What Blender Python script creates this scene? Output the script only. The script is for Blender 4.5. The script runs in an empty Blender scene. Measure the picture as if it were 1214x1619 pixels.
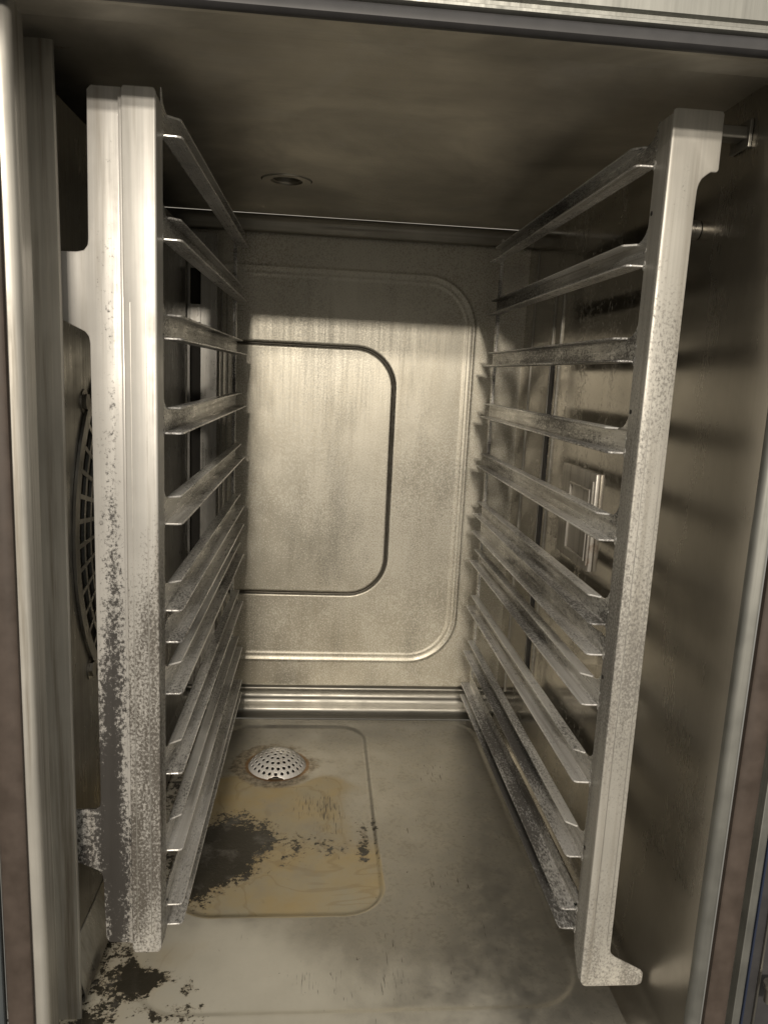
import bpy, bmesh, math, random
import numpy as np
from mathutils import Matrix, Vector

S = 0.001                      # everything below is written in millimetres
random.seed(4)
sc = bpy.context.scene
C = sc.collection

# ------------------------------------------------------------------ camera
YAW, PITCH, ROLL = 0.0879, 0.1800, 0.0480
cy, sy, cp, sp = math.cos(YAW), math.sin(YAW), math.cos(PITCH), math.sin(PITCH)
fwd = Vector((sy * cp, cy * cp, -sp)); right = Vector((cy, -sy, 0)); up = right.cross(fwd)
r2 = right * math.cos(ROLL) + up * math.sin(ROLL); u2 = up * math.cos(ROLL) - right * math.sin(ROLL)
cam = bpy.data.cameras.new('camera'); co = bpy.data.objects.new('camera', cam); C.objects.link(co)
co.matrix_world = Matrix(((r2.x, u2.x, -fwd.x, -.0559), (r2.y, u2.y, -fwd.y, -.5179), (r2.z, u2.z, -fwd.z, .5197), (0, 0, 0, 1)))
cam.sensor_fit = 'VERTICAL'; cam.sensor_height = 24; cam.lens = 1184.4 * 24 / 1619
cam.clip_start = .01; cam.clip_end = 50
sc.camera = co

# ------------------------------------------------------------------ light: two kitchen ceiling lamps behind the photographer, dim room
w = bpy.data.worlds.new('World'); sc.world = w; w.use_nodes = True
nt = w.node_tree; bg = nt.nodes['Background']
tc = nt.nodes.new('ShaderNodeTexCoord'); sx = nt.nodes.new('ShaderNodeSeparateXYZ'); rp = nt.nodes.new('ShaderNodeValToRGB')
nt.links.new(tc.outputs['Generated'], sx.inputs[0]); mr = nt.nodes.new('ShaderNodeMapRange')
mr.inputs[1].default_value = -1; mr.inputs[2].default_value = 1
nt.links.new(sx.outputs['Z'], mr.inputs[0]); nt.links.new(mr.outputs[0], rp.inputs[0])
e = rp.color_ramp.elements
e[0].position = .0; e[0].color = (.12, .11, .09, 1)
e[1].position = 1.; e[1].color = (1.0, .96, .88, 1)
a = e.new(.42); a.color = (.28, .26, .225, 1)
a = e.new(.62); a.color = (.54, .495, .415, 1)
nt.links.new(rp.outputs[0], bg.inputs[0]); bg.inputs[1].default_value = .80

def lamp(name, loc, target, size, power):
    l = bpy.data.lights.new(name, 'AREA'); l.shape = 'RECTANGLE'; l.size, l.size_y = size; l.energy = power
    l.color = (1.0, .905, .77)
    o = bpy.data.objects.new(name, l); C.objects.link(o); o.location = loc
    o.rotation_euler = (Vector(target) - Vector(loc)).to_track_quat('-Z', 'Y').to_euler()
lamp('ceiling_lamp', (-.34, -3.75, 1.62), (0, .2, .3), (.22, .10), 52)
lamp('ceiling_lamp', (-.16, -5.00, 1.62), (0, .2, .3), (.22, .12), 90)

sc.view_settings.view_transform = 'Standard'; sc.view_settings.look = 'None'
sc.view_settings.exposure = .42; sc.view_settings.gamma = 1; sc.view_settings.use_curve_mapping = False
sc.cycles.use_denoising = True; sc.cycles.max_bounces = 10; sc.cycles.glossy_bounces = 8; sc.cycles.diffuse_bounces = 6
sc.cycles.sample_clamp_indirect = 4; sc.cycles.blur_glossy = .3

# ------------------------------------------------------------------ materials
class N:
    def __init__(s, name):
        s.m = bpy.data.materials.new(name); s.m.use_nodes = True; s.t = s.m.node_tree
        s.b = s.t.nodes['Principled BSDF']; s.tc = s.t.nodes.new('ShaderNodeTexCoord').outputs['Object']
    def L(s, a, b): s.t.links.new(a, b)
    def put(s, sock, v):
        if hasattr(v, 'is_output') or isinstance(v, bpy.types.NodeSocket): s.L(v, sock)
        elif isinstance(v, (tuple, list)): sock.default_value = tuple(v) + ((1,) if len(v) == 3 and len(sock.default_value) == 4 else ())
        else: sock.default_value = v
    def map(s, scale=(1, 1, 1), rot=(0, 0, 0), loc=(0, 0, 0)):
        n = s.t.nodes.new('ShaderNodeMapping'); s.L(s.tc, n.inputs[0])
        n.inputs['Location'].default_value = loc; n.inputs['Rotation'].default_value = rot; n.inputs['Scale'].default_value = scale
        return n.outputs[0]
    def noise(s, scale, detail=4, rough=.55, vec=None, dist=0):
        n = s.t.nodes.new('ShaderNodeTexNoise'); n.inputs['Scale'].default_value = scale; n.inputs['Detail'].default_value = detail
        n.inputs['Roughness'].default_value = rough; n.inputs['Distortion'].default_value = dist
        s.L(vec if vec is not None else s.tc, n.inputs['Vector']); return n.outputs['Fac']
    def ramp(s, v, lo, hi, a=0., b=1., smooth=False):
        n = s.t.nodes.new('ShaderNodeMapRange'); n.clamp = True
        if smooth: n.interpolation_type = 'SMOOTHSTEP'
        s.put(n.inputs[0], v); n.inputs[1].default_value = lo; n.inputs[2].default_value = hi
        n.inputs[3].default_value = a; n.inputs[4].default_value = b; return n.outputs[0]
    def op(s, o, a, b=0., clamp=False):
        n = s.t.nodes.new('ShaderNodeMath'); n.operation = o; n.use_clamp = clamp
        s.put(n.inputs[0], a); s.put(n.inputs[1], b); return n.outputs[0]
    def mix(s, f, a, b, mode='MIX'):
        n = s.t.nodes.new('ShaderNodeMix'); n.data_type = 'RGBA'; n.blend_type = mode
        s.put(n.inputs[0], f); s.put(n.inputs[6], a); s.put(n.inputs[7], b); return n.outputs[2]
    def mixf(s, f, a, b):
        n = s.t.nodes.new('ShaderNodeMix'); s.put(n.inputs[0], f); s.put(n.inputs[2], a); s.put(n.inputs[3], b); return n.outputs[0]
    def attr(s, name):
        n = s.t.nodes.new('ShaderNodeAttribute'); n.attribute_name = name; return n.outputs['Fac']
    def sep(s):
        n = s.t.nodes.new('ShaderNodeSeparateXYZ'); s.L(s.tc, n.inputs[0]); return n.outputs
    def bump(s, h, strength, dist=.0006):
        n = s.t.nodes.new('ShaderNodeBump'); n.inputs['Strength'].default_value = strength; n.inputs['Distance'].default_value = dist
        s.put(n.inputs['Height'], h); s.L(n.outputs[0], s.b.inputs['Normal'])
    def out(s, col, metal, rough):
        s.put(s.b.inputs['Base Color'], col); s.put(s.b.inputs['Metallic'], metal); s.put(s.b.inputs['Roughness'], rough)
        return s.m

BR = {'x': (2, 90, 90), 'y': (90, 2, 90), 'z': (90, 90, 2)}
def steel(name, base=(.50, .455, .385), rough=.34, brush='z', vary=.25, speck=0., speck_col=(.55, .51, .46), speck_scale=720,
          dark=0., dark_col=(.035, .033, .034), rust=0., bump=.12, streak=0., low=None, stripe=None, even=False, mv=1., clump=.75, st=.6, soft=.05, cloud=0.):
    lum = .35 * base[0] + .5 * base[1] + .15 * base[2]; base = tuple(lum + (c - lum) * .72 for c in base)
    n = N(name); Z = n.sep()
    blot = n.noise(7, 5); fine = n.noise(4, 3, vec=n.map(BR[brush])); mid = n.noise(38, 5, .6)
    col = n.mix(n.ramp(blot, .3, .7), tuple(c * (1 - vary) for c in base), tuple(min(c * (1 + vary * .6), .9) for c in base))
    col = n.mix(n.ramp(fine, .25, .75, 0, .12 if even else .5), col, tuple(c * .55 for c in base))
    if cloud:                                    # smoky smudges
        cl = n.noise(5.5, 5, .6, vec=n.map(loc=(2, 6, 1)), dist=.8); col = n.mix(n.ramp(cl, .42, .68, 0, cloud), col, tuple(c * .32 for c in base))
        cl = n.noise(9, 6, .65, vec=n.map(loc=(7, 1, 3)), dist=.5); col = n.mix(n.ramp(cl, .55, .75, 0, cloud * .6), col, tuple(min(c * 1.5, .8) for c in base))
    ro = n.op('ADD', n.ramp(fine, .3, .7, rough - (.012 if even else .06), rough + (.012 if even else .06)), n.ramp(mid, .3, .7, -.05, .10) if not even else n.ramp(blot, .3, .7, -.02, .06))
    met = 1.0
    if streak:                                   # runs of cooked-on film along the brushing
        sk = n.noise(5, 5, .6, vec=n.map({'x': (1, 26, 26), 'y': (60, .8, 60), 'z': (26, 26, 1)}[brush]))
        f = n.ramp(sk, .50, .72, 0, streak)
        col = n.mix(f, col, (.17, .145, .11)); ro = n.op('ADD', ro, n.op('MULTIPLY', f, .15))
    if speck:
        sp_ = n.noise(speck_scale, 3, .6, vec=n.map({'x': (st, 1, 1), 'y': (1, st, 1), 'z': (1, 1, st)}[brush])); zone = n.noise(16, 5, .65, vec=n.map({'x': (.5, 1, 1), 'y': (1, .5, 1), 'z': (1.4, 1.4, .5)}[brush], loc=(1, 4, 2)))
        if low: zone = n.op('ADD', zone, n.ramp(Z[2], low[0], low[1], .10, -.16))
        f = n.ramp(n.op('ADD', sp_, n.ramp(zone, .25, .75, -.30, .26)), .50 - .10 * (speck - .5), .62 - .10 * (speck - .5), 0, .75)
        if even: f = n.op('MULTIPLY', f, n.ramp(Z[1], .06, .24, .08, .8, True))
        col = n.mix(f, col, speck_col); met = n.ramp(f, 0, 1, 1., .35); ro = n.op('ADD', ro, n.op('MULTIPLY', f, .18))
    if dark:
        dk = n.noise(speck_scale * .9, 5, .68, vec=n.map({'x': (st, 1, 1), 'y': (1, st, 1), 'z': (1, 1, st)}[brush], loc=(3.1, 1.7, .4))); zone = n.noise(9, 4, .6, vec=n.map({'x': (.35, 1.6, 1.6), 'y': (1.6, .35, 1.6), 'z': (1.6, 1.6, .35)}[brush], loc=(.7, 2.2, 5.1)))
        if low: zone = n.op('ADD', zone, n.ramp(Z[2], low[0], low[1], .04, -.13))
        if stripe: zone = n.op('ADD', zone, n.op('SUBTRACT', n.ramp(n.op('ABSOLUTE', n.op('ADD', n.op('SUBTRACT', Z[0], stripe[0]), n.op('MULTIPLY', n.op('SUBTRACT', zone, .5), .02))), 0, stripe[1], .20, 0), .11))
        f = n.ramp(n.op('ADD', n.ramp(dk, .28, .72, .10, .50), n.op('MULTIPLY', n.op('SUBTRACT', zone, .5), clump)), .375 - .14 * dark - soft, .375 - .14 * dark + soft, 0, .95)
        col = n.mix(f, col, dark_col); ro = n.op('ADD', ro, n.op('MULTIPLY', f, .12))
        if isinstance(met, float): met = n.ramp(f, 0, 1, 1, .35)
        else: met = n.op('MULTIPLY', met, n.ramp(f, 0, 1, 1, .25))
    if rust:
        rs = n.noise(22, 6, .7, vec=n.map(loc=(8, 3, 1)))
        f = n.ramp(rs, .70 - .12 * rust, .80 - .12 * rust, 0, .75); col = n.mix(f, col, (.17, .085, .03)); ro = n.op('ADD', ro, n.op('MULTIPLY', f, .2))
    if even: ro = n.op('ADD', ro, n.ramp(Z[1], .0, .13, .15, 0, True))
    if mv < 1: met = n.op('MULTIPLY', met, mv)
    if bump: n.bump(n.op('ADD', n.op('MULTIPLY', fine, .5), mid), bump)
    return n.out(col, met, ro)

M = {}
M['wall'] = steel('wall_steel', (.50, .465, .40), .125, 'z', .12, speck=.22, speck_scale=420, speck_col=(.46, .43, .37), bump=0., even=True, cloud=.35)
M['ceil'] = steel('ceiling_steel', (.74, .69, .585), .38, 'x', .3, rust=.15, bump=.03, even=True, cloud=.6)
M['baffle'] = steel('baffle_steel', (.40, .385, .35), .30, 'z', .25, streak=.3, cloud=.4, bump=.04)
M['rail'] = steel('rail_steel', (.80, .765, .70), .26, 'y', .35, dark=-.02, dark_col=(.06, .055, .05), st=.5, soft=.09, bump=.04, streak=.65, rust=.2, mv=.6, clump=1.3)
M['lip'] = steel('lit_lip_steel', (.84, .81, .75), .30, 'y', .25, dark=-.05, dark_col=(.10, .095, .09), st=.5, soft=.09, bump=.04, streak=.35, mv=.35, clump=1.2)  # rail steel made brighter to stand in for light on the lip tops
M['flange'] = steel('lit_flange_steel', (.84, .805, .745), .27, 'y', .3, dark=-.02, dark_col=(.08, .075, .07), st=.4, soft=.09, bump=.04, streak=.5, mv=.42, clump=1.3)  # brighter copy of the rail steel, light on the flange tops put into its colour
M['postr'] = steel('pale_post_steel', (.52, .495, .435), .42, 'z', .22, dark=.10, dark_col=(.17, .16, .145), speck_scale=640, bump=.05, low=(.34, .64), mv=.32, clump=1.0, streak=.5, rust=.16, st=.8, soft=.09)
M['postl'] = steel('worn_post_steel', (.52, .50, .46), .38, 'z', .25, dark=.15, dark_col=(.075, .066, .056), speck_scale=600, bump=.05, low=(.34, .60), mv=.22, clump=1.25, streak=.5, rust=.16, st=.8, soft=.08)
M['plate'] = steel('burnt_plate_steel', (.50, .48, .445), .37, 'z', .25, dark=.27, dark_col=(.024, .021, .019), speck_scale=560, bump=.05, low=(.42, .66), stripe=(-.2030, .0125), mv=.22, clump=1.2, streak=.5, rust=.14, st=.8, soft=.07)
M['line'] = steel('line_steel', (.70, .67, .61), .35, 'z', .1)
M['jamb'] = steel('jamb_steel', (.52, .495, .435), .40, 'z', .3, streak=.9, rust=.12, bump=.05, mv=.5)
M['frame'] = steel('frame_steel', (.33, .33, .30), .5, 'z', .2)
M['trim'] = steel('trim_steel', (.28, .265, .225), .38, 'x', .25, streak=.3, mv=.8)
M['bolt'] = steel('bolt_steel', (.45, .42, .36), .3, 'z', .2)
M['dome'] = steel('strainer_steel', (.74, .71, .66), .42, 'z', .10, rust=.42, speck=.15, speck_col=(.34, .29, .22), mv=.35)
M['cover'] = steel('cover_steel', (.66, .61, .53), .34, 'z', .3, rust=.5, streak=.5, mv=.5)
n = N('seal_rubber'); f = n.noise(60, 5); M['seal'] = n.out(n.mix(n.ramp(f, .3, .7), (.045, .033, .026), (.070, .052, .042)), 0., n.ramp(f, .3, .7, .45, .65)); n.bump(f, .2)
n = N('dark_rubber'); f = n.noise(80, 4); M['dark'] = n.out(n.mix(f, (.022, .022, .024), (.05, .048, .05)), 0., .5)
n = N('hollow_shade_black'); f = n.noise(80, 4); M['hollow_shade'] = n.out(n.mix(f, (.010, .009, .008), (.03, .026, .02)), 0., .8)  # near-black that stands in for shade inside holes, slots and seams
n = N('door_enamel'); f = n.noise(30, 4); M['enamel'] = n.out(n.mix(f, (.06, .07, .08), (.11, .12, .125)), .3, .35)
n = N('blue_seam'); f = n.noise(60, 3); M['blue'] = n.out(n.mix(f, (.012, .018, .04), (.018, .026, .055)), 0., .4)

# rear wall: the brushed steel of the cavity with a film of scale, speckled where splashes dried near the top
n = N('rear_wall_steel')
X = n.sep()
bl = n.noise(8, 5, .6); fi = n.noise(4, 3, vec=n.map((90, 90, 3))); sp1 = n.noise(620, 3, .6, vec=n.map((1, 1, .7))); vs = n.noise(5, 6, .65, vec=n.map((22, 22, 1.4)))
col = n.mix(n.ramp(bl, .3, .7), (.245, .230, .192), (.35, .328, .277))
col = n.mix(n.ramp(vs, .45, .75, 0, .5), col, (.21, .188, .145))
topz = n.ramp(X[2], .50, .63, 0, 1)
f = n.ramp(n.op('ADD', sp1, n.op('ADD', n.op('MULTIPLY', topz, .10), n.ramp(bl, .3, .7, -.08, .08))), .50, .60, 0, .85)
col = n.mix(f, col, (.44, .42, .365))
dk = n.noise(520, 4, .65, vec=n.map((1, 1, .8), loc=(2, 5, 1))); zn = n.noise(9, 4, .6, vec=n.map((1.5, 1, .5), loc=(1, 7, 3)))
f2 = n.ramp(n.op('ADD', n.op('MULTIPLY', dk, .55), n.op('MULTIPLY', zn, .55)), .58, .68, 0, .5); col = n.mix(f2, col, (.12, .115, .10))
ro = n.op('ADD', n.ramp(fi, .3, .7, .36, .46), n.op('MULTIPLY', f, .10))
col = n.mix(n.ramp(n.attr('groove'), .2, .8, 0, .9), col, (.03, .026, .02))
n.bump(n.op('ADD', sp1, n.op('MULTIPLY', bl, 2)), .14); M['rear'] = n.out(col, n.ramp(f, 0, 1, .95, .6), ro)

# floor: steel, ochre cooked-on residue in the drain recess, flaking black burnt patches, scale round the drain, scratches
n = N('stained_floor_steel')
b1 = n.noise(9, 6, .6); b2 = n.noise(60, 5, .6); fl = n.noise(140, 6, .72); fg = n.noise(34, 6, .72, vec=n.map(loc=(4, 2, 0)))
col = n.mix(n.ramp(b1, .3, .7), (.35, .338, .31), (.50, .484, .445))
b3 = n.noise(210, 5, .7); col = n.mix(n.ramp(b2, .4, .75, 0, .4), col, (.62, .58, .48)); col = n.mix(n.ramp(n.op('ADD', b3, n.ramp(b2, .3, .7, -.12, .12)), .52, .66, 0, .35), col, (.25, .235, .21))
ro = n.ramp(b2, .3, .7, .36, .50)
film = n.ramp(n.op('ADD', n.attr('film'), n.op('ADD', n.ramp(b1, .25, .75, -.20, .20), n.op('ADD', n.ramp(b2, .25, .75, -.08, .08), n.ramp(b3, .3, .7, -.05, .05)))), .25, .85, 0, .85, True)       # pale dried film, strengthened to brighten the foreground
filmc = n.mix(n.ramp(b1, .3, .7), (.54, .51, .425), (.68, .645, .55)); col = n.mix(film, col, filmc)
och = n.ramp(n.op('ADD', n.attr('ochre'), n.ramp(b1, .25, .75, -.24, .24)), .34, .74, 0, .93, True)
ochc = n.mix(n.ramp(n.noise(17, 5, .6, vec=n.map(loc=(1, 1, 1))), .35, .68), (.47, .36, .18), (.42, .375, .27)); col = n.mix(och, col, ochc)
tide = n.op('MULTIPLY', n.ramp(n.op('SINE', n.op('MULTIPLY', n.op('ADD', n.noise(6, 4, .6, vec=n.map(loc=(3, 9, 0)), dist=.6), n.op('MULTIPLY', n.attr('ochre'), .25)), 62)), .72, 1, 0, .30), och); col = n.mix(tide, col, (.27, .19, .085))
grey = n.ramp(n.noise(13, 5, .62, vec=n.map(loc=(5, 0, 2))), .50, .66, 0, .65); col = n.mix(n.op('MULTIPLY', grey, och), col, (.34, .32, .275))
nm = n.op('MAXIMUM', film, och)
met = n.ramp(nm, 0, 1, .9, .2); ro = n.op('ADD', ro, n.op('MULTIPLY', nm, .06))
sca = n.ramp(n.op('ADD', n.attr('scale'), n.op('MULTIPLY', n.op('SUBTRACT', fg, .5), 1.5)), .40, .60, 0, .8)
col = n.mix(sca, col, n.mix(n.ramp(fl, .4, .62), (.10, .075, .05), (.42, .37, .29)))
rst = n.ramp(n.op('ADD', n.attr('rust'), n.op('MULTIPLY', n.op('SUBTRACT', fg, .5), 1.0)), .45, .75, 0, .85); col = n.mix(rst, col, (.20, .105, .035))
fk = n.noise(330, 4, .7, vec=n.map(loc=(1, 2, 0)))
edge = n.op('ADD', n.op('ADD', n.op('MULTIPLY', n.op('SUBTRACT', fg, .5), 1.3), n.op('MULTIPLY', n.op('SUBTRACT', fl, .5), 1.9)), n.op('MULTIPLY', n.op('SUBTRACT', fk, .5), .9))
hal = n.ramp(n.op('ADD', n.attr('burnt'), n.op('MULTIPLY', edge, .8)), .34, .52, 0, .55); col = n.mix(hal, col, (.20, .14, .065))
bur = n.ramp(n.op('ADD', n.attr('burnt'), edge), .485, .515, 0, 1)
burc = n.mix(n.ramp(n.noise(30, 6, .7), .52, .70, 0, 1), n.mix(fl, (.022, .019, .013), (.050, .044, .032)), (.15, .14, .125)); col = n.mix(bur, col, burc)
met = n.op('MULTIPLY', met, n.ramp(bur, 0, 1, 1, .25)); ro = n.op('SUBTRACT', ro, n.op('MULTIPLY', bur, .06))
scr = n.noise(6, 3, .5, vec=n.map((120, 8, 1), rot=(0, 0, .15)), dist=.9); gate = n.noise(14, 3, vec=n.map(loc=(7, 7, 0)))
s1 = n.ramp(n.op('ADD', scr, n.op('ADD', n.op('MULTIPLY', n.attr('scratch'), .13), n.ramp(gate, .4, .68, -.17, .05))), .68, .74, 0, .8)
col = n.mix(s1, col, (.075, .065, .055))
n.bump(n.op('ADD', n.op('MULTIPLY', b2, .6), n.op('MULTIPLY', bur, n.op('ADD', .6, n.op('MULTIPLY', fk, 1.6)))), .35); M['floor'] = n.out(col, met, ro)

# ------------------------------------------------------------------ mesh helpers
def link(name, bm, mat, parent=None, smooth=False):
    me = bpy.data.meshes.new(name); bmesh.ops.recalc_face_normals(bm, faces=bm.faces[:])
    for v in bm.verts: v.co *= S
    bm.to_mesh(me); bm.free(); me.materials.append(mat)
    if smooth:
        for p in me.polygons: p.use_smooth = True
        me.set_sharp_from_angle(angle=math.radians(smooth if smooth is not True else 35))
    o = bpy.data.objects.new(name, me); C.objects.link(o)
    if parent: o.parent = parent
    return o
AX = {'x': lambda p, h: (h, p[0], p[1]), 'y': lambda p, h: (p[0], h, p[1]), 'z': lambda p, h: (p[0], p[1], h)}
def prism(bm, poly, axis, h0, h1, bev=.5, seg=2):
    """polygon in the plane across axis, extruded along it from h0 to h1"""
    b = bmesh.new(); A = AX[axis]
    v0 = [b.verts.new(A(p, h0)) for p in poly]; v1 = [b.verts.new(A(p, h1)) for p in poly]
    n_ = len(poly); b.faces.new(v0); b.faces.new(v1[::-1])
    for i in range(n_): b.faces.new((v0[i], v0[(i + 1) % n_], v1[(i + 1) % n_], v1[i]))
    bmesh.ops.recalc_face_normals(b, faces=b.faces[:])
    if bev: bmesh.ops.bevel(b, geom=b.edges[:], offset=bev, segments=seg, affect='EDGES', clamp_overlap=True, profile=.5)
    add(bm, b); return bm
def add(bm, b):
    me = bpy.data.meshes.new('t'); b.to_mesh(me); b.free(); bm.from_mesh(me); bpy.data.meshes.remove(me)
def box(bm, x0, x1, y0, y1, z0, z1, bev=.5, seg=2): return prism(bm, [(x0, y0), (x1, y0), (x1, y1), (x0, y1)], 'z', z0, z1, bev, seg)
def sheet(bm, prof, axis, h0, h1, cuts=1):
    """open profile polyline swept along an axis"""
    A = AX[axis]; rows = [[bm.verts.new(A(p, h0 + (h1 - h0) * k / cuts)) for p in prof] for k in range(cuts + 1)]
    for k in range(cuts):
        for i in range(len(prof) - 1): bm.faces.new((rows[k][i], rows[k][i + 1], rows[k + 1][i + 1], rows[k + 1][i]))
    return bm
def arc(cx, cy_, r, a0, a1, n_=8): return [(cx + r * math.cos(math.radians(a0 + (a1 - a0) * i / n_)), cy_ + r * math.sin(math.radians(a0 + (a1 - a0) * i / n_))) for i in range(n_ + 1)]
def thick(o, t, offset=1):
    m = o.modifiers.new('solid', 'SOLIDIFY'); m.thickness = t * S; m.offset = offset
def ring(bm, c, u, v, r0, r1, h, nn=40):
    """flat annulus with thickness; c centre, u v axes, h along u x v"""
    u, v, c = Vector(u), Vector(v), Vector(c); w_ = u.cross(v)
    L_ = []
    for i in range(nn):
        a_ = 2 * math.pi * i / nn; d = u * math.cos(a_) + v * math.sin(a_)
        L_.append([bm.verts.new(c + d * r0), bm.verts.new(c + d * r0 + w_ * h), bm.verts.new(c + d * r1 + w_ * h), bm.verts.new(c + d * r1)])
    for i in range(nn):
        p, q = L_[i], L_[(i + 1) % nn]
        for k in range(4): bm.faces.new((p[k], q[k], q[(k + 1) % 4], p[(k + 1) % 4]))
def disc(bm, c, u, v, r, h=0, nn=32):
    u, v, c = Vector(u), Vector(v), Vector(c); w_ = u.cross(v)
    P = [bm.verts.new(c + (u * math.cos(2 * math.pi * i / nn) + v * math.sin(2 * math.pi * i / nn)) * r) for i in range(nn)]
    if not h: bm.faces.new(P); return
    Q = [bm.verts.new(p.co + w_ * h) for p in P]; bm.faces.new(P); bm.faces.new(Q[::-1])
    for i in range(nn): bm.faces.new((P[i], P[(i + 1) % nn], Q[(i + 1) % nn], Q[i]))
def heightfield(name, X, Y, H, axis, mat, parent, attrs=None):
    """dense grid over X, Y displaced by H along axis"""
    nx, ny = len(X), len(Y); gx, gy = np.meshgrid(X, Y, indexing='ij')
    V = {'z': (gx, gy, H), 'y': (gx, H, gy)}[axis]; V = np.stack(V, -1).reshape(-1, 3) * S
    i = np.arange(nx - 1)[:, None] * ny + np.arange(ny - 1)[None]; F = np.stack([i, i + ny, i + ny + 1, i + 1], -1).reshape(-1, 4)
    if axis == 'y': pass
    me = bpy.data.meshes.new(name); me.vertices.add(len(V)); me.vertices.foreach_set('co', V.astype(np.float32).ravel())
    me.loops.add(F.size); me.loops.foreach_set('vertex_index', F.astype(np.int32).ravel())
    me.polygons.add(len(F)); me.polygons.foreach_set('loop_start', np.arange(0, F.size, 4, dtype=np.int32)); me.polygons.foreach_set('use_smooth', np.ones(len(F), bool))
    me.update(calc_edges=True)
    for k, v in (attrs or {}).items():
        at = me.attributes.new(k, 'FLOAT', 'POINT'); at.data.foreach_set('value', np.clip(v, 0, 1).astype(np.float32).ravel())
    me.materials.append(mat); o = bpy.data.objects.new(name, me); C.objects.link(o); o.parent = parent; return o
def rr(gx, gy, x0, x1, y0, y1, r):
    """signed distance to a rounded rectangle, negative inside"""
    qx = np.abs(gx - (x0 + x1) / 2) - (x1 - x0) / 2 + r; qy = np.abs(gy - (y0 + y1) / 2) - (y1 - y0) / 2 + r
    return np.hypot(np.maximum(qx, 0), np.maximum(qy, 0)) + np.minimum(np.maximum(qx, qy), 0) - r
def sst(a_, b_, x): t = np.clip((x - a_) / (b_ - a_), 0, 1); return t * t * (3 - 2 * t)
def pdist(gx, gy, poly):
    """signed distance to a polygon, negative inside"""
    d = np.full(gx.shape, 1e9); ins = np.zeros(gx.shape, bool); m = len(poly)
    for i in range(m):
        ax, ay = poly[i]; bx, by = poly[(i + 1) % m]; ex, ey = bx - ax, by - ay
        t = np.clip(((gx - ax) * ex + (gy - ay) * ey) / (ex * ex + ey * ey), 0, 1); d = np.minimum(d, np.hypot(gx - ax - t * ex, gy - ay - t * ey))
        c_ = ((ay > gy) != (by > gy)) & (gx < ex * (gy - ay) / (ey if ey else 1e-9) + ax); ins ^= c_
    return np.where(ins, -d, d)
def empty(name, loc, label, cat, group=None):
    o = bpy.data.objects.new(name, None); C.objects.link(o); o['label'] = label; o['category'] = cat
    if group: o['group'] = group
    o.empty_display_size = .02; return o

FZ = 12.       # floor level
BY = 550.      # rear wall
CZ = 718.      # ceiling
FY = -66.      # front plane of the door frame

# ------------------------------------------------------------------ the oven
oven = empty('combi_oven', (0, 0, 0), 'old stainless steel combi oven cavity seen through its open front, floor stained and burnt', 'oven')

# floor panel
X = np.arange(-246, 206.1, 1.5); Y = np.arange(-64, 529.1, 1.5); gx, gy = np.meshgrid(X, Y, indexing='ij')
outer = rr(gx, gy, -201, 184, 3, 526, 48); inner = rr(gx, gy, -186, 22, 116, 512, 42)
H = FZ - 1.5 * sst(0, 7, -outer) - 3.0 * sst(0, 6, -inner)
rd = np.hypot(gx + 100, gy - 404); H -= 3 * sst(60, 0, rd)
rng = np.random.default_rng(3)
def soft(gx, gy, poly, wdt): return np.clip(.5 - pdist(gx, gy, poly) / (2 * wdt), 0, 1)
burnt = soft(gx, gy, [(-190, 262), (-160, 270), (-146, 284), (-136, 284), (-122, 272), (-106, 262), (-92, 244), (-86, 236), (-98, 214), (-106, 196), (-124, 176), (-140, 158), (-158, 140), (-176, 136), (-192, 150)], 24)
burnt = np.maximum(burnt, .47 * np.exp(-((gx + 70) / 24) ** 2 - ((gy - 225) / 34) ** 2))
burnt = np.maximum(burnt, .40 * np.exp(-((gx + 36) / 34) ** 2 - ((gy - 236) / 34) ** 2))
burnt = np.maximum(burnt, .62 * np.exp(-((gx - 5) / 9) ** 2 - ((gy - 232) / 42) ** 2))
burnt = np.maximum(burnt, .44 * np.exp(-((gx - 19) / 4) ** 2 - ((gy - 240) / 80) ** 2))
burnt = np.maximum(burnt, soft(gx, gy, [(-205, 62), (-172, 50), (-160, 44), (-176, 36), (-196, 22), (-214, 26), (-216, 60)], 10) * .9)
burnt = np.maximum(burnt, .50 * np.exp(-(outer / 7) ** 2) * sst(-100, -170, gx) * sst(60, 20, gy))
burnt = np.maximum(burnt, .56 * np.exp(-((gx + 152) / 11) ** 2 - ((gy - 34) / 12) ** 2))
burnt = np.maximum(burnt, .42 * np.exp(-((gx + 150) / 30) ** 2 - ((gy - 14) / 8) ** 2))
burnt = np.maximum(burnt, .46 * sst(-196, -206, gx))
ochre = sst(6, -4, inner) * (.30 + .70 * sst(375, 345, gy + 12 * np.sin(gx / 19))) * (1 - .75 * np.exp(-((gx - 8) / 34) ** 2 - ((gy - 300) / 90) ** 2))
ochre = ochre * (1 - .5 * sst(380, 400, gy) * sst(-70, -30, gx))
ochre = np.maximum(ochre, .45 * sst(-40, -190, gx) * sst(0, 6, inner) * sst(150, 60, gy))
film = np.clip(.62 * sst(40, -150, gx) * sst(6, 0, -inner) + .64 * sst(135, 10, gy) * sst(215, 60, gx), 0, 1)
scale_ = .95 * np.exp(-((rd - 47) / 15) ** 2) * (.55 + .45 * sst(-60, -120, gx + .6 * (gy - 390)))
rust = .95 * np.exp(-((rd - 38) / 6) ** 2) + .5 * np.exp(-(np.hypot(gx + 236, gy + 4) / 16) ** 2)
scratch = np.exp(-((gx + 55) / 55) ** 2 - ((gy - 285) / 80) ** 2) + .9 * np.exp(-((gx - 21) / 9) ** 2 - ((gy - 250) / 90) ** 2) + .5 * np.exp(-((gx - 90) / 60) ** 2 - ((gy - 240) / 140) ** 2)
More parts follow.
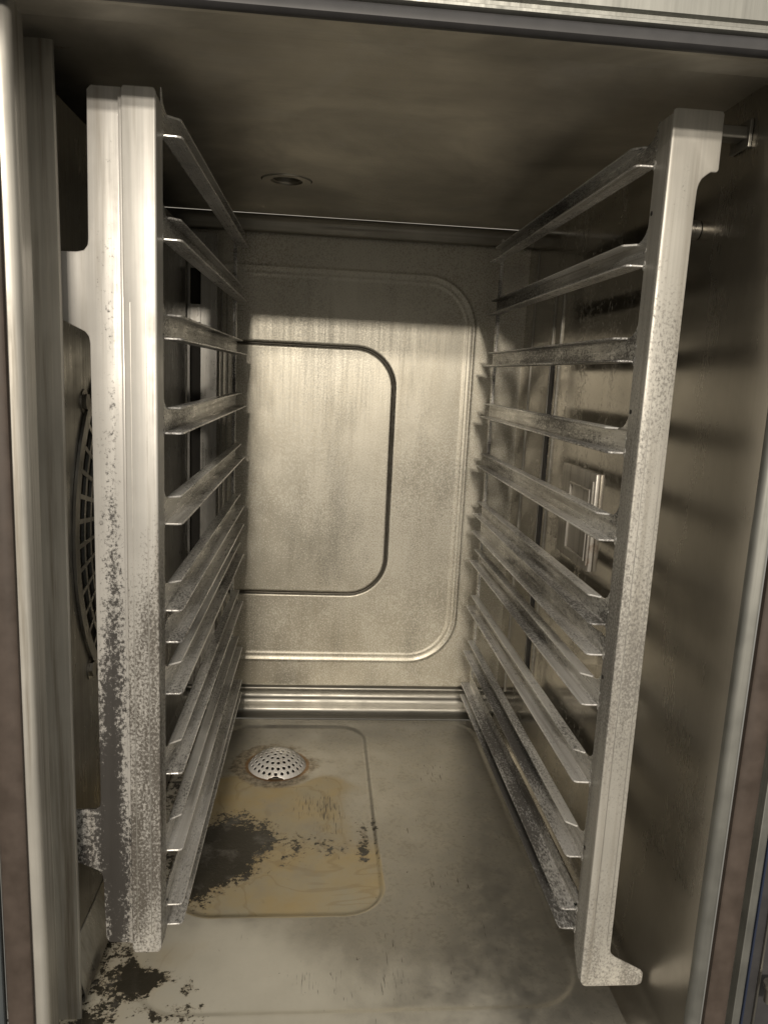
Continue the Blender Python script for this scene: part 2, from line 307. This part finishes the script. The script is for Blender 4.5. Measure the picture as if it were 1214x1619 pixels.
heightfield('floor_panel', X, Y, H, 'z', M['floor'], oven, dict(burnt=burnt, ochre=ochre, film=film, scale=scale_, rust=rust, scratch=scratch))

# rear panel with its pressed frame and groove
X = np.arange(-246, 226, 1.4); Z = np.arange(56, 703.2, 1.4); gx, gz = np.meshgrid(X, Z, indexing='ij')
outer = rr(gx, gz, -300, 148, 101, 653, 66); inner = rr(gx, gz, -300, 44, 199, 556, 56)
grv = np.exp(-(inner / 2.3) ** 4)
H = BY + 1.7 * np.clip((-outer + 4.5) / 9, 0, 1) - .75 * np.exp(-((outer - 4.5) / 1.9) ** 2) - .75 * np.exp(-((outer + 4.5) / 1.9) ** 2) + 3.0 * grv + .6 * np.sin(gx / 60) * np.sin(gz / 85)
heightfield('rear_panel', X, Z, H, 'y', M['rear'], oven, dict(groove=grv))

# folded ledges where the rear panel meets floor and ceiling
bm = bmesh.new()
prof = [(554, 56.5), (546, 56), (543.5, 54.5), (543, 52), (545, 50), (547.5, 49)] + arc(541, 43, 8, 40, -60, 8)[1:] + [(543, 30)] + arc(535, 24, 10, 0, -90, 8)[1:] + [(527, 13.2)]
prof = [(y, z) for y, z in prof]
sheet(bm, prof, 'x', -246, 226, 6); link('floor_ledge', bm, M['trim'], oven, smooth=60)
bm = bmesh.new()
prof = [(556, 703.5), (549, 703)] + arc(543, 706, 6.5, -30, -150, 8) + [(533, 712)] + arc(520, 706, 12.5, 20, 85, 8) + [(512, 717.6)]
sheet(bm, prof, 'x', -290, 226, 6); link('ceiling_ledge', bm, M['trim'], oven, smooth=60)
bm = bmesh.new(); box(bm, -246, 226, 556.5, 558, 695, 706, 0); link('rear_seam', bm, M['hollow_shade'], oven)

# ceiling panel, with the hole of the steam vent
bm = bmesh.new()
VX, VY, VR = -101, 331, 27
nn = 48; inner_ = [bm.verts.new((VX + VR * math.cos(2 * math.pi * i / nn), VY + VR * math.sin(2 * math.pi * i / nn), CZ)) for i in range(nn)]
x0, x1, y0, y1 = -290, 226, -24, 512
def edgept(a_):
    dx, dy = math.cos(a_), math.sin(a_); t = min(((x1 - VX) / dx if dx > 1e-9 else (x0 - VX) / dx if dx < -1e-9 else 1e9), ((y1 - VY) / dy if dy > 1e-9 else (y0 - VY) / dy if dy < -1e-9 else 1e9))
    return (VX + dx * t, VY + dy * t, CZ)
angs = sorted([2 * math.pi * i / nn for i in range(nn)])
out_ = [bm.verts.new(edgept(a_)) for a_ in angs]
cors = [(x1, y1), (x0, y1), (x0, y0), (x1, y0)]
for i in range(nn):
    j = (i + 1) % nn; p, q = out_[i].co, out_[j].co; extra = []
    for cx_, cy__ in cors:
        a_ = math.atan2(cy__ - VY, cx_ - VX) % (2 * math.pi)
        if angs[i] + 1e-6 < a_ < (angs[j] if j else 2 * math.pi) - 1e-6: extra.append(bm.verts.new((cx_, cy__, CZ)))
    bm.faces.new([inner_[i], out_[i]] + extra + [out_[j], inner_[j]])
# step down to the front header
A_ = [(-24, CZ), (-25.5, CZ - .6), (-26, CZ - 2), (-27, 714.5), (-30, 713.5), (-62, 709), (-65, 709.5), (FY, 711)]
sheet(bm, A_, 'x', -290, 226, 4)
o = link('ceiling_panel', bm, M['ceil'], oven)
bm = bmesh.new()
ring(bm, (VX, VY, CZ - 1.2), (1, 0, 0), (0, 1, 0), 17, 25.6, 2.4); ring(bm, (VX, VY, CZ + 1.2), (1, 0, 0), (0, 1, 0), 15, 17.2, 26)
vent = link('vent_ring', bm, M['ceil'], oven, smooth=True)
bm = bmesh.new(); disc(bm, (VX, VY, CZ + 24), (1, 0, 0), (0, 1, 0), 30, 2); ring(bm, (VX, VY, CZ + .6), (1, 0, 0), (0, 1, 0), 25.5, 30, 1); link('vent_duct', bm, M['hollow_shade'], vent)

# right side wall with rounded corner into the floor, and its sensor cover
bm = bmesh.new()
prof = [(196, 11.6), (206, FZ)] + [(205 + 20 * math.sin(t), 32 - 20 * math.cos(t)) for t in [math.radians(k * 9) for k in range(1, 11)]] + [(225, 100), (225.4, 300), (225, 500), (225, CZ)]
sheet(bm, prof, 'y', FY + 6, 553, 24)
for v in bm.verts:
    if v.co.z > 120: v.co.x += .5 * math.sin(v.co.y / 95) + .35 * math.sin(v.co.y / 41 + v.co.z / 120)
o = link('side_panel', bm, M['wall'], oven, smooth=50)
bm = bmesh.new()
CY0, CY1, CZ0, CZ1 = 212, 318, 330, 432
box(bm, 221, 225.8, CY0, CY1, CZ0, CZ1, 1.3, 3)
cov = link('sensor_cover', bm, M['cover'], oven, smooth=True)
bm = bmesh.new()
for (a0, a1, b0, b1) in [(CY0 + 9, CY1 - 34, CZ0 + 9, CZ0 + 12), (CY0 + 9, CY1 - 34, CZ1 - 20, CZ1 - 17)]: box(bm, 218.4, 221.3, a0, a1, b0, b1, .8)
for (a0, a1) in [(CY0 + 9, CY0 + 12), (CY1 - 37, CY1 - 34)]: box(bm, 218.4, 221.3, a0, a1, CZ0 + 11.4, CZ1 - 19.4, .8)
link('cover_rim', bm, M['cover'], cov)
bm = bmesh.new(); box(bm, 219.4, 221.3, CY0 + 3, CY0 + 6.5, CZ0 + 6, CZ1 - 8, .8); link('clip', bm, M['cover'], cov)
for (py, pz) in [(CY0 + 5, CZ1 - 5), (CY1 - 5, CZ0 + 5)]:
    bm = bmesh.new(); disc(bm, (221.1, py, pz), (0, 0, 1), (0, 1, 0), 2.6, -1.6, 16); link('screw', bm, M['bolt'], cov)
bm = bmesh.new(); box(bm, 223.6, 225.8, 396, 408, 120, 560, .6); link('reflection_band', bm, M['dark'], oven)  # dark strip standing in for a band reflected in the wall, built as a seam
bm = bmesh.new(); box(bm, 222.6, 225.8, 408.5, 411, 110, 640, .6); box(bm, 222.6, 225.8, 376, 378.2, 110, 640, .6); box(bm, 222.8, 225.8, 500, 502.5, 70, 690, .6); link('reflection_edge', bm, M['trim'], oven)  # thin strips standing in for the bright lines beside the reflected band
for (py, pz) in [(64, 640)]:
    bm = bmesh.new(); disc(bm, (224.9, py, pz), (0, 0, 1), (0, 1, 0), 7, 5, 24); ring(bm, (219.9, py, pz), (0, 0, 1), (0, 1, 0), 3, 7, 3, 24); link('wall_stud', bm, M['bolt'], oven, smooth=True)
bm = bmesh.new(); box(bm, 204.3, 224.6, 3, 16, 688, 696, .8); box(bm, 222.3, 224.7, 0, 24, 682, 700, .5); link('rack_bracket', bm, M['trim'], oven)

# left: outer wall of the fan chamber and the air baffle in front of it
bm = bmesh.new(); sheet(bm, [(-250, 9), (-278, 12), (-284, 20), (-284, 500), (-284, CZ)], 'y', 5, 553, 4); link('side_panel', bm, M['baffle'], oven)
XB = -240
bm = bmesh.new()
FCY, FCZ, FR = 205, 380, 150
nn = 64; yb0, yb1, zb0, zb1 = 27, 520, 62, 694
angs = [2 * math.pi * (i + .5) / nn for i in range(nn)]
def bpt(a_):
    dy, dz = math.cos(a_), math.sin(a_); t = min(((yb1 - FCY) / dy if dy > 0 else (yb0 - FCY) / dy), ((zb1 - FCZ) / dz if dz > 0 else (zb0 - FCZ) / dz)); return (XB, FCY + dy * t, FCZ + dz * t)
In = [bm.verts.new((XB, FCY + FR * math.cos(a_), FCZ + FR * math.sin(a_))) for a_ in angs]; Ou = [bm.verts.new(bpt(a_)) for a_ in angs]
for i in range(nn):
    j = (i + 1) % nn; ex = []
    for (cy_, cz_) in [(yb1, zb1), (yb0, zb1), (yb0, zb0), (yb1, zb0)]:
        a_ = math.atan2(cz_ - FCZ, cy_ - FCY) % (2 * math.pi); lo, hi = angs[i], angs[j] if j else angs[j] + 2 * math.pi
        if lo < a_ < hi or lo < a_ + 2 * math.pi < hi: ex.append(bm.verts.new((XB, cy_, cz_)))
    bm.faces.new([In[i], Ou[i]] + ex + [Ou[j], In[j]])
baf = link('air_baffle', bm, M['baffle'], oven); thick(baf, 1.5, 0)
bm = bmesh.new()                                    # its bent foot along the floor
sheet(bm, [(XB, 62.5), (XB + 1, 58), (-231, 34), (-228, 22), (-229, 17), (-233, 15)], 'y', 16, 520, 3); o = link('foot_flange', bm, M['baffle'], baf, smooth=True); thick(o, 1.4)
bm = bmesh.new()                                    # rear return with tall slots
for (a0, a1, b0, b1) in [(-240, -236, 62, 694), (-222, -200, 62, 694), (-236.2, -221.8, 648, 694), (-236.2, -221.8, 578, 602), (-236.2, -221.8, 62, 170)]: box(bm, a0, a1, 533, 535, b0, b1, .4)
link('slotted_return', bm, M['baffle'], baf)
bm = bmesh.new(); box(bm, -292, -244, 553.2, 555, 0, 724, 0); box(bm, -292, -245, 8, 556, 8, 10.5, 0); link('chamber_wall', bm, M['baffle'], oven)
bm = bmesh.new(); box(bm, -237, -221, 545, 546.5, 165, 655, 0); link('slot_shadow_plate', bm, M['hollow_shade'], baf)
bm = bmesh.new()
for xx in (-196.5, -189.5): box(bm, xx, xx + 2.2, 543, 547, 130, 640, .8)
link('rib', bm, M['trim'], oven)
gd = bmesh.new()                                    # fan guard: rings and spokes
for k, r_ in enumerate(range(30, 151, 15)): ring(gd, (XB + 1, FCY, FCZ), (0, 1, 0), (0, 0, 1), r_ - 2.0, r_ + (2.0 if r_ < 150 else 8), 2.2, 72)
for i in range(48):
    a_ = 2 * math.pi * i / 48; d = Vector((0, math.cos(a_), math.sin(a_))); t_ = Vector((0, -math.sin(a_), math.cos(a_))); c = Vector((XB + 2, FCY, FCZ))
    q = [c + d * 30 + t_ * 1.2, c + d * 150 + t_ * 1.9, c + d * 150 - t_ * 1.9, c + d * 30 - t_ * 1.2]
    v0 = [gd.verts.new(p) for p in q]; v1 = [gd.verts.new(p + Vector((1.3, 0, 0))) for p in q]; gd.faces.new(v0); gd.faces.new(v1[::-1])
    for k in range(4): gd.faces.new((v0[k], v0[(k + 1) % 4], v1[(k + 1) % 4], v1[k]))
gu = link('fan_guard', gd, M['baffle'], baf)
bm = bmesh.new(); disc(bm, (XB - 20, FCY, FCZ), (0, 1, 0), (0, 0, 1), 165, 1, 48); link('fan_hollow', bm, M['hollow_shade'], baf)
for a_ in (222, 138, 42, 318):
    bm = bmesh.new(); disc(bm, (XB + .5, FCY + 163 * math.cos(math.radians(a_)), FCZ + 163 * math.sin(math.radians(a_))), (0, 1, 0), (0, 0, 1), 6.5, 3.5, 6); disc(bm, (XB + .2, FCY + 163 * math.cos(math.radians(a_)), FCZ + 163 * math.sin(math.radians(a_))), (0, 1, 0), (0, 0, 1), 9.5, 1.4, 24); link('bolt', bm, M['bolt'], gu)

# door frame: jambs and header
bm = bmesh.new()
sheet(bm, [(-229, 6.5), (-230, 5.2), (-246, 5), (-247, 3), (-243.5, -18), (-242.5, -24), (-238, -24.5), (-235.5, -26.5), (-231.5, -48), (-229.2, -57), (-228, -62), (-228.6, -65), (-230, -66.4), (-234, -67), (-235, -66)], 'z', -60, 714, 20)
for v in bm.verts: v.co.x += .35 * math.sin(v.co.z / 70); v.co.y += .3 * math.sin(v.co.z / 43)
o = link('door_jamb', bm, M['jamb'], oven, smooth=40); thick(o, 1.5, 0)
bm = bmesh.new()
sheet(bm, [(225, FY + 6.5), (225.3, FY + 4), (226.5, FY + 2), (229, FY + .8), (232.5, FY + .2), (233.5, FY - .6), (234, FY + .5)], 'z', -60, 714, 10); o = link('door_jamb', bm, M['frame'], oven, smooth=50)
bm = bmesh.new()
sheet(bm, [(FY - 11, 713.2), (FY - 14, 713.8), (FY - 16, 715), (FY - 16, 716.5), (FY - 13, 718), (FY - 13, 720), (FY - 16, 721), (FY - 16, 1000)], 'x', -460, 460, 2); link('header_panel', bm, M['frame'], oven, smooth=30)
def gasket_profile(): return [(0, 0), (0, 3.6), (1.2, 4.6), (6, 5.2), (11, 5.2), (15, 4.4), (16.2, 3.2), (16.2, 0)]
bm = bmesh.new(); sheet(bm, [(-235 - a_, FY - .5 - b_) for a_, b_ in gasket_profile()], 'z', -60, 720, 1); link('door_gasket', bm, M['seal'], oven, smooth=40)
bm = bmesh.new(); sheet(bm, [(234.5 + a_, FY - .5 - b_) for a_, b_ in gasket_profile()], 'z', -60, 720, 1); link('door_gasket', bm, M['seal'], oven, smooth=40)
bm = bmesh.new(); sheet(bm, [(FY + 1, 709.2), (FY - 3, 707.5), (FY - 11, 704.4), (FY - 14, 704.6), (FY - 16, 706.5), (FY - 16, 710.5), (FY - 14.5, 713), (FY - 12, 713.6)], 'x', -460, 460, 1); link('header_gasket', bm, M['dark'], oven, smooth=40)
bm = bmesh.new(); box(bm, -460, -254.6, FY - 2, FY + 4, -60, 714, 1.5); link('front_panel', bm, M['enamel'], oven)
bm = bmesh.new(); box(bm, 251.5, 255.5, FY + 4, FY + 8, -60, 714, 0); box(bm, 255.6, 262, FY - 4, FY + 8, -60, 714, .8); link('front_panel', bm, M['frame'], oven)
bm = bmesh.new(); box(bm, 262.2, 263.4, FY - 5, FY + 8, -60, 714, .3); link('blue_seam', bm, M['blue'], oven)
bm = bmesh.new(); box(bm, -235, 226, FY - .5, FY + 3.5, -60, 11, .8); link('front_sill', bm, M['frame'], oven)
door = bmesh.new(); box(door, 263.8, 420, FY - 2, FY + 8, -60, 714, 1); door = link('door_edge', door, M['dark'], oven)
bm = bmesh.new(); disc(bm, (276, FY - 12, 92), (1, 0, 0), (0, 1, 0), 4, 12, 20); disc(bm, (276, FY - 12, 104), (1, 0, 0), (0, 1, 0), 5.5, 3, 20); box(bm, 271.5, 273, FY - 4, FY - 2.2, 60, 260, .3); link('hinge_pin', bm, M['bolt'], door, smooth=True)

# ------------------------------------------------------------------ drain strainer (lifts out)
dr = empty('drain_strainer', (0, 0, 0), 'small perforated steel dome sitting over the drain in the oven floor', 'strainer')
DX, DY, DZ, DR, DH = -100, 404, 5.6, 38.5, 21
Rs = (DR * DR + DH * DH) / (2 * DH); zc = DH - Rs
holes = []
for k, (rad, cnt, ph) in enumerate([(0, 1, 0), (7.5, 6, .2), (14.5, 12, .1), (21.5, 18, .3), (28.2, 24, .1), (33.4, 26, .12)]):
    for i in range(cnt): holes.append((rad * math.cos(2 * math.pi * i / cnt + ph), rad * math.sin(2 * math.pi * i / cnt + ph)))
G = .62; cnt = int(2 * DR / G) + 1
bm = bmesh.new(); vv = {}
def inside(x, y):
    if math.hypot(x, y) > DR: return False
    if y < 0 and ((y + 40) / 4.4) ** 2 + (x / 17.5) ** 2 < 1: return False
    z = math.sqrt(max(Rs * Rs - x * x - y * y, 0)) + zc
    for hx, hy in holes:
        hr = math.hypot(hx, hy); k = math.sqrt(max(1 - (hr / Rs) ** 2, .05))
        dx, dy = x - hx, y - hy
        if hr > 0: ra, ta = (dx * hx + dy * hy) / hr / k, (-dx * hy + dy * hx) / hr
        else: ra, ta = dx, dy
        if ra * ra + ta * ta < 2.0 ** 2: return False
    return True
def gv(i, j):
    if (i, j) not in vv:
        x, y = -DR + i * G, -DR + j * G; rr_ = math.hypot(x, y)
        if rr_ > DR: x, y = x * DR / rr_, y * DR / rr_
        vv[i, j] = bm.verts.new((DX + x, DY + y, DZ + math.sqrt(max(Rs * Rs - x * x - y * y, 0)) + zc))
    return vv[i, j]
for i in range(cnt):
    for j in range(cnt):
        if inside(-DR + (i + .5) * G, -DR + (j + .5) * G): bm.faces.new((gv(i, j), gv(i + 1, j), gv(i + 1, j + 1), gv(i, j + 1)))
bmesh.ops.smooth_vert(bm, verts=[v for v in bm.verts if v.is_boundary], factor=.5, use_axis_x=True, use_axis_y=True, use_axis_z=True)
o = link('dome', bm, M['dome'], dr, smooth=80); thick(o, 1.0, -1)
bm = bmesh.new(); disc(bm, (DX, DY, DZ + .6), (1, 0, 0), (0, 1, 0), 33, 0, 40); link('drain_hole', bm, M['hollow_shade'], dr)

# ------------------------------------------------------------------ the two tray racks
P0, PITCH_ = 70., 67.
def rail(s, z, y0, y1, parent, lip=True, web=17., mat=None):
    """one tray runner: upright web, bottom flange the tray slides on, upper lip"""
    f = lambda pts: pts if s > 0 else [(-x, y) for x, y in pts]
    bm = bmesh.new()
    fl = [(y0, z - 5), (y0, z + web + 12)] + [(y0 + 16 - 16 * math.cos(t), z + web + 12 - 12 * math.sin(t)) for t in (.3, .7, 1.1, 1.4)] + [(y0 + 18, z + web), (y1 - 10, z + web), (y1 - 4, z + web + 6), (y1 - 1.5, z + web + 6), (y1 - 1.5, z - 5), (y1 - 6, z - 1), (y0 + 6, z - 1)]
    if not lip: fl = [(y0, z - 3), (y0, z + web - 3)] + [(y0 + 3, z + web), (y0 + 10, z + web + 1.5), (y0 + 24, z + web), (y1 - 3, z + web), (y1 - 3, z - 1), (y0 + 5, z - 1)]
    xa, xb = (169.2, 170.6) if s > 0 else (-170.6, -169.2)
    prism(bm, fl, 'x', xa, xb, .35, 1)
    fp = [(170.4, y0 + 1), (159.5, y0 + 1.5), (157, y0 + 3), (156, y0 + 6.5), (156, y1 + 1), (158, y1 + 2.5), (170.4, y1 + 2.5)]
    b_ = bmesh.new(); prism(b_, f(fp), 'z', z - 1.6, z, .55, 2)
    for q in b_.faces: q.material_index = 1
    add(bm, b_)
    for (wy, wz, wr) in [(y0 + .5, z + .6, 2.6), (y0 + .3, z + web * .6, 1.9), (y0 + .4, z - 2.5, 1.7)]:
        b_ = bmesh.new(); bmesh.ops.create_icosphere(b_, subdivisions=2, radius=wr)
        for v in b_.verts: v.co = (s * (169.4 + v.co.x * .45), wy + v.co.y * 1.1, wz + v.co.z)
        add(bm, b_)
    r_ = link('rail', bm, mat or M['rail'], parent); r_.data.materials.append(M['flange'])
    if lip:
        bm = bmesh.new()
        lp = [(170.5, y0 + 17), (169, y0 + 17.5), (161.5, y0 + 24), (160.8, y0 + 26), (160.8, y1 - 4), (163, y1 - 2), (170.5, y1 - 2)]
        prism(bm, f(lp), 'z', z + web - 1.4, z + web + .2, .5, 2); link('lip', bm, mat or M['lip'], r_)
    return r_
def rear_post(s, y1, z0, z1, parent):
    bm = bmesh.new(); xa, xb = sorted((s * 169.0, s * 171)); box(bm, xa, xb, y1 - 9, y1, z0, z1, .5)
    xa, xb = sorted((s * 171.2, s * 174)); box(bm, xa, xb, y1 - 2, y1, z0, z1, .5); return link('rear_post', bm, M['rail'], parent)

rk = empty('tray_rack', (0, 0, 0), 'right steel tray rack with a hooked top and an angled foot near the side wall', 'tray rack', 'tray racks inside the oven')
bm = bmesh.new()
face = [(169, 40), (171.5, 36), (174, 35), (217, 35), (220.5, 36.5), (221.5, 39), (221.5, 46.5), (219, 49.5), (196, 62), (192.4, 65.5), (191.6, 69), (191, 300), (190.6, 640), (190.9, 652)] + [(190.9 + 8 - 8 * math.cos(t), 652 + 11 * math.sin(t)) for t in (.4, .8, 1.2)] + [(199, 664.5), (203, 664.5), (204.3, 666), (204, 701), (202.5, 703), (171, 703), (169, 701.5)]
prism(bm, face, 'y', 0, 2.2, .9, 3)
post = link('front_post', bm, M['postr'], rk, smooth=40)
bm = bmesh.new()
ret = [(2.3, 40), (2.3, 700), (22, 700)]
zs = sorted([P0 + PITCH_ * k for k in range(10)], reverse=True)
ret += [(23.4, 672), (23.4, 70), (21, 56), (6, 38)]
prism(bm, ret, 'x', 169.1, 170.8, .4, 1)
box(bm, 188.8, 190.4, 2.3, 14, 70, 640, .4)
link('side_return', bm, M['postr'], post)
for hz in (640, 296, 148, 502):
    bm = bmesh.new(); disc(bm, (168.85, 19.5, hz), (0, 1, 0), (0, 0, 1), 1.7, .3, 16); link('hole', bm, M['hollow_shade'], post)
bm = bmesh.new()
for xx in (175.2, 187.4): box(bm, xx, xx + .6, -.12, 0.2, 75, 520, .1, 1)
link('pressed_line', bm, M['line'], post)
for k in range(10): rail(1, P0 + PITCH_ * k, 23, 490, rk)
rail(1, 313, 23, 490, rk, lip=False, web=13); rail(1, 88, 23, 490, rk, lip=False, web=13)
rear_post(1, 491, 58, 700, rk)

lk = empty('tray_rack', (0, 0, 0), 'left steel tray rack whose wide front post is blotched dark and bracketed to the jamb', 'tray rack', 'tray racks inside the oven')
bm = bmesh.new()
prism(bm, [(-190.8, 66), (-189, 63), (-171, 63), (-168.6, 66), (-168.6, 692), (-170, 694.5), (-189.5, 694.5), (-190.8, 692)], 'y', 13, 15.6, 1.2, 4)
post = link('front_post', bm, M['postl'], lk, smooth=40)
bm = bmesh.new(); prism(bm, [(15.7, 66), (15.7, 692), (33, 690), (35.4, 672), (35.4, 70), (30, 64)], 'x', -170.8, -168.9, .4, 1); link('side_return', bm, M['postl'], post)
bm = bmesh.new()
for xx in (-186.6, -176.2): box(bm, xx, xx + .6, 12.88, 13.2, 80, 560, .1, 1)
link('pressed_line', bm, M['line'], post)
bm = bmesh.new()
pl = [(-192, 67), (-192, 695), (-211, 695), (-213.6, 692), (-214.6, 600), (-215, 596), (-217.5, 592.6), (-222, 591.5), (-246, 590.5), (-246, 553), (-232, 546), (-218, 539.5), (-215.6, 536.5), (-214.8, 532), (-214.6, 190), (-215.2, 185.5), (-218, 183.4), (-246, 182), (-246, 143), (-232, 138), (-217, 131), (-214.4, 127), (-213.8, 122), (-212.4, 72), (-210, 67.6)]
prism(bm, pl, 'y', 19.2, 21.4, .8, 3); box(bm, -193, -190.6, 15.4, 21, 70, 690, .4)
link('mounting_plate', bm, M['plate'], lk, smooth=40)
for k in range(10): rail(-1, P0 + PITCH_ * k, 35, 490, lk)
rail(-1, 313, 35, 490, lk, lip=False, web=13); rail(-1, 88, 35, 490, lk, lip=False, web=13)
rear_post(-1, 491, 58, 694, lk)
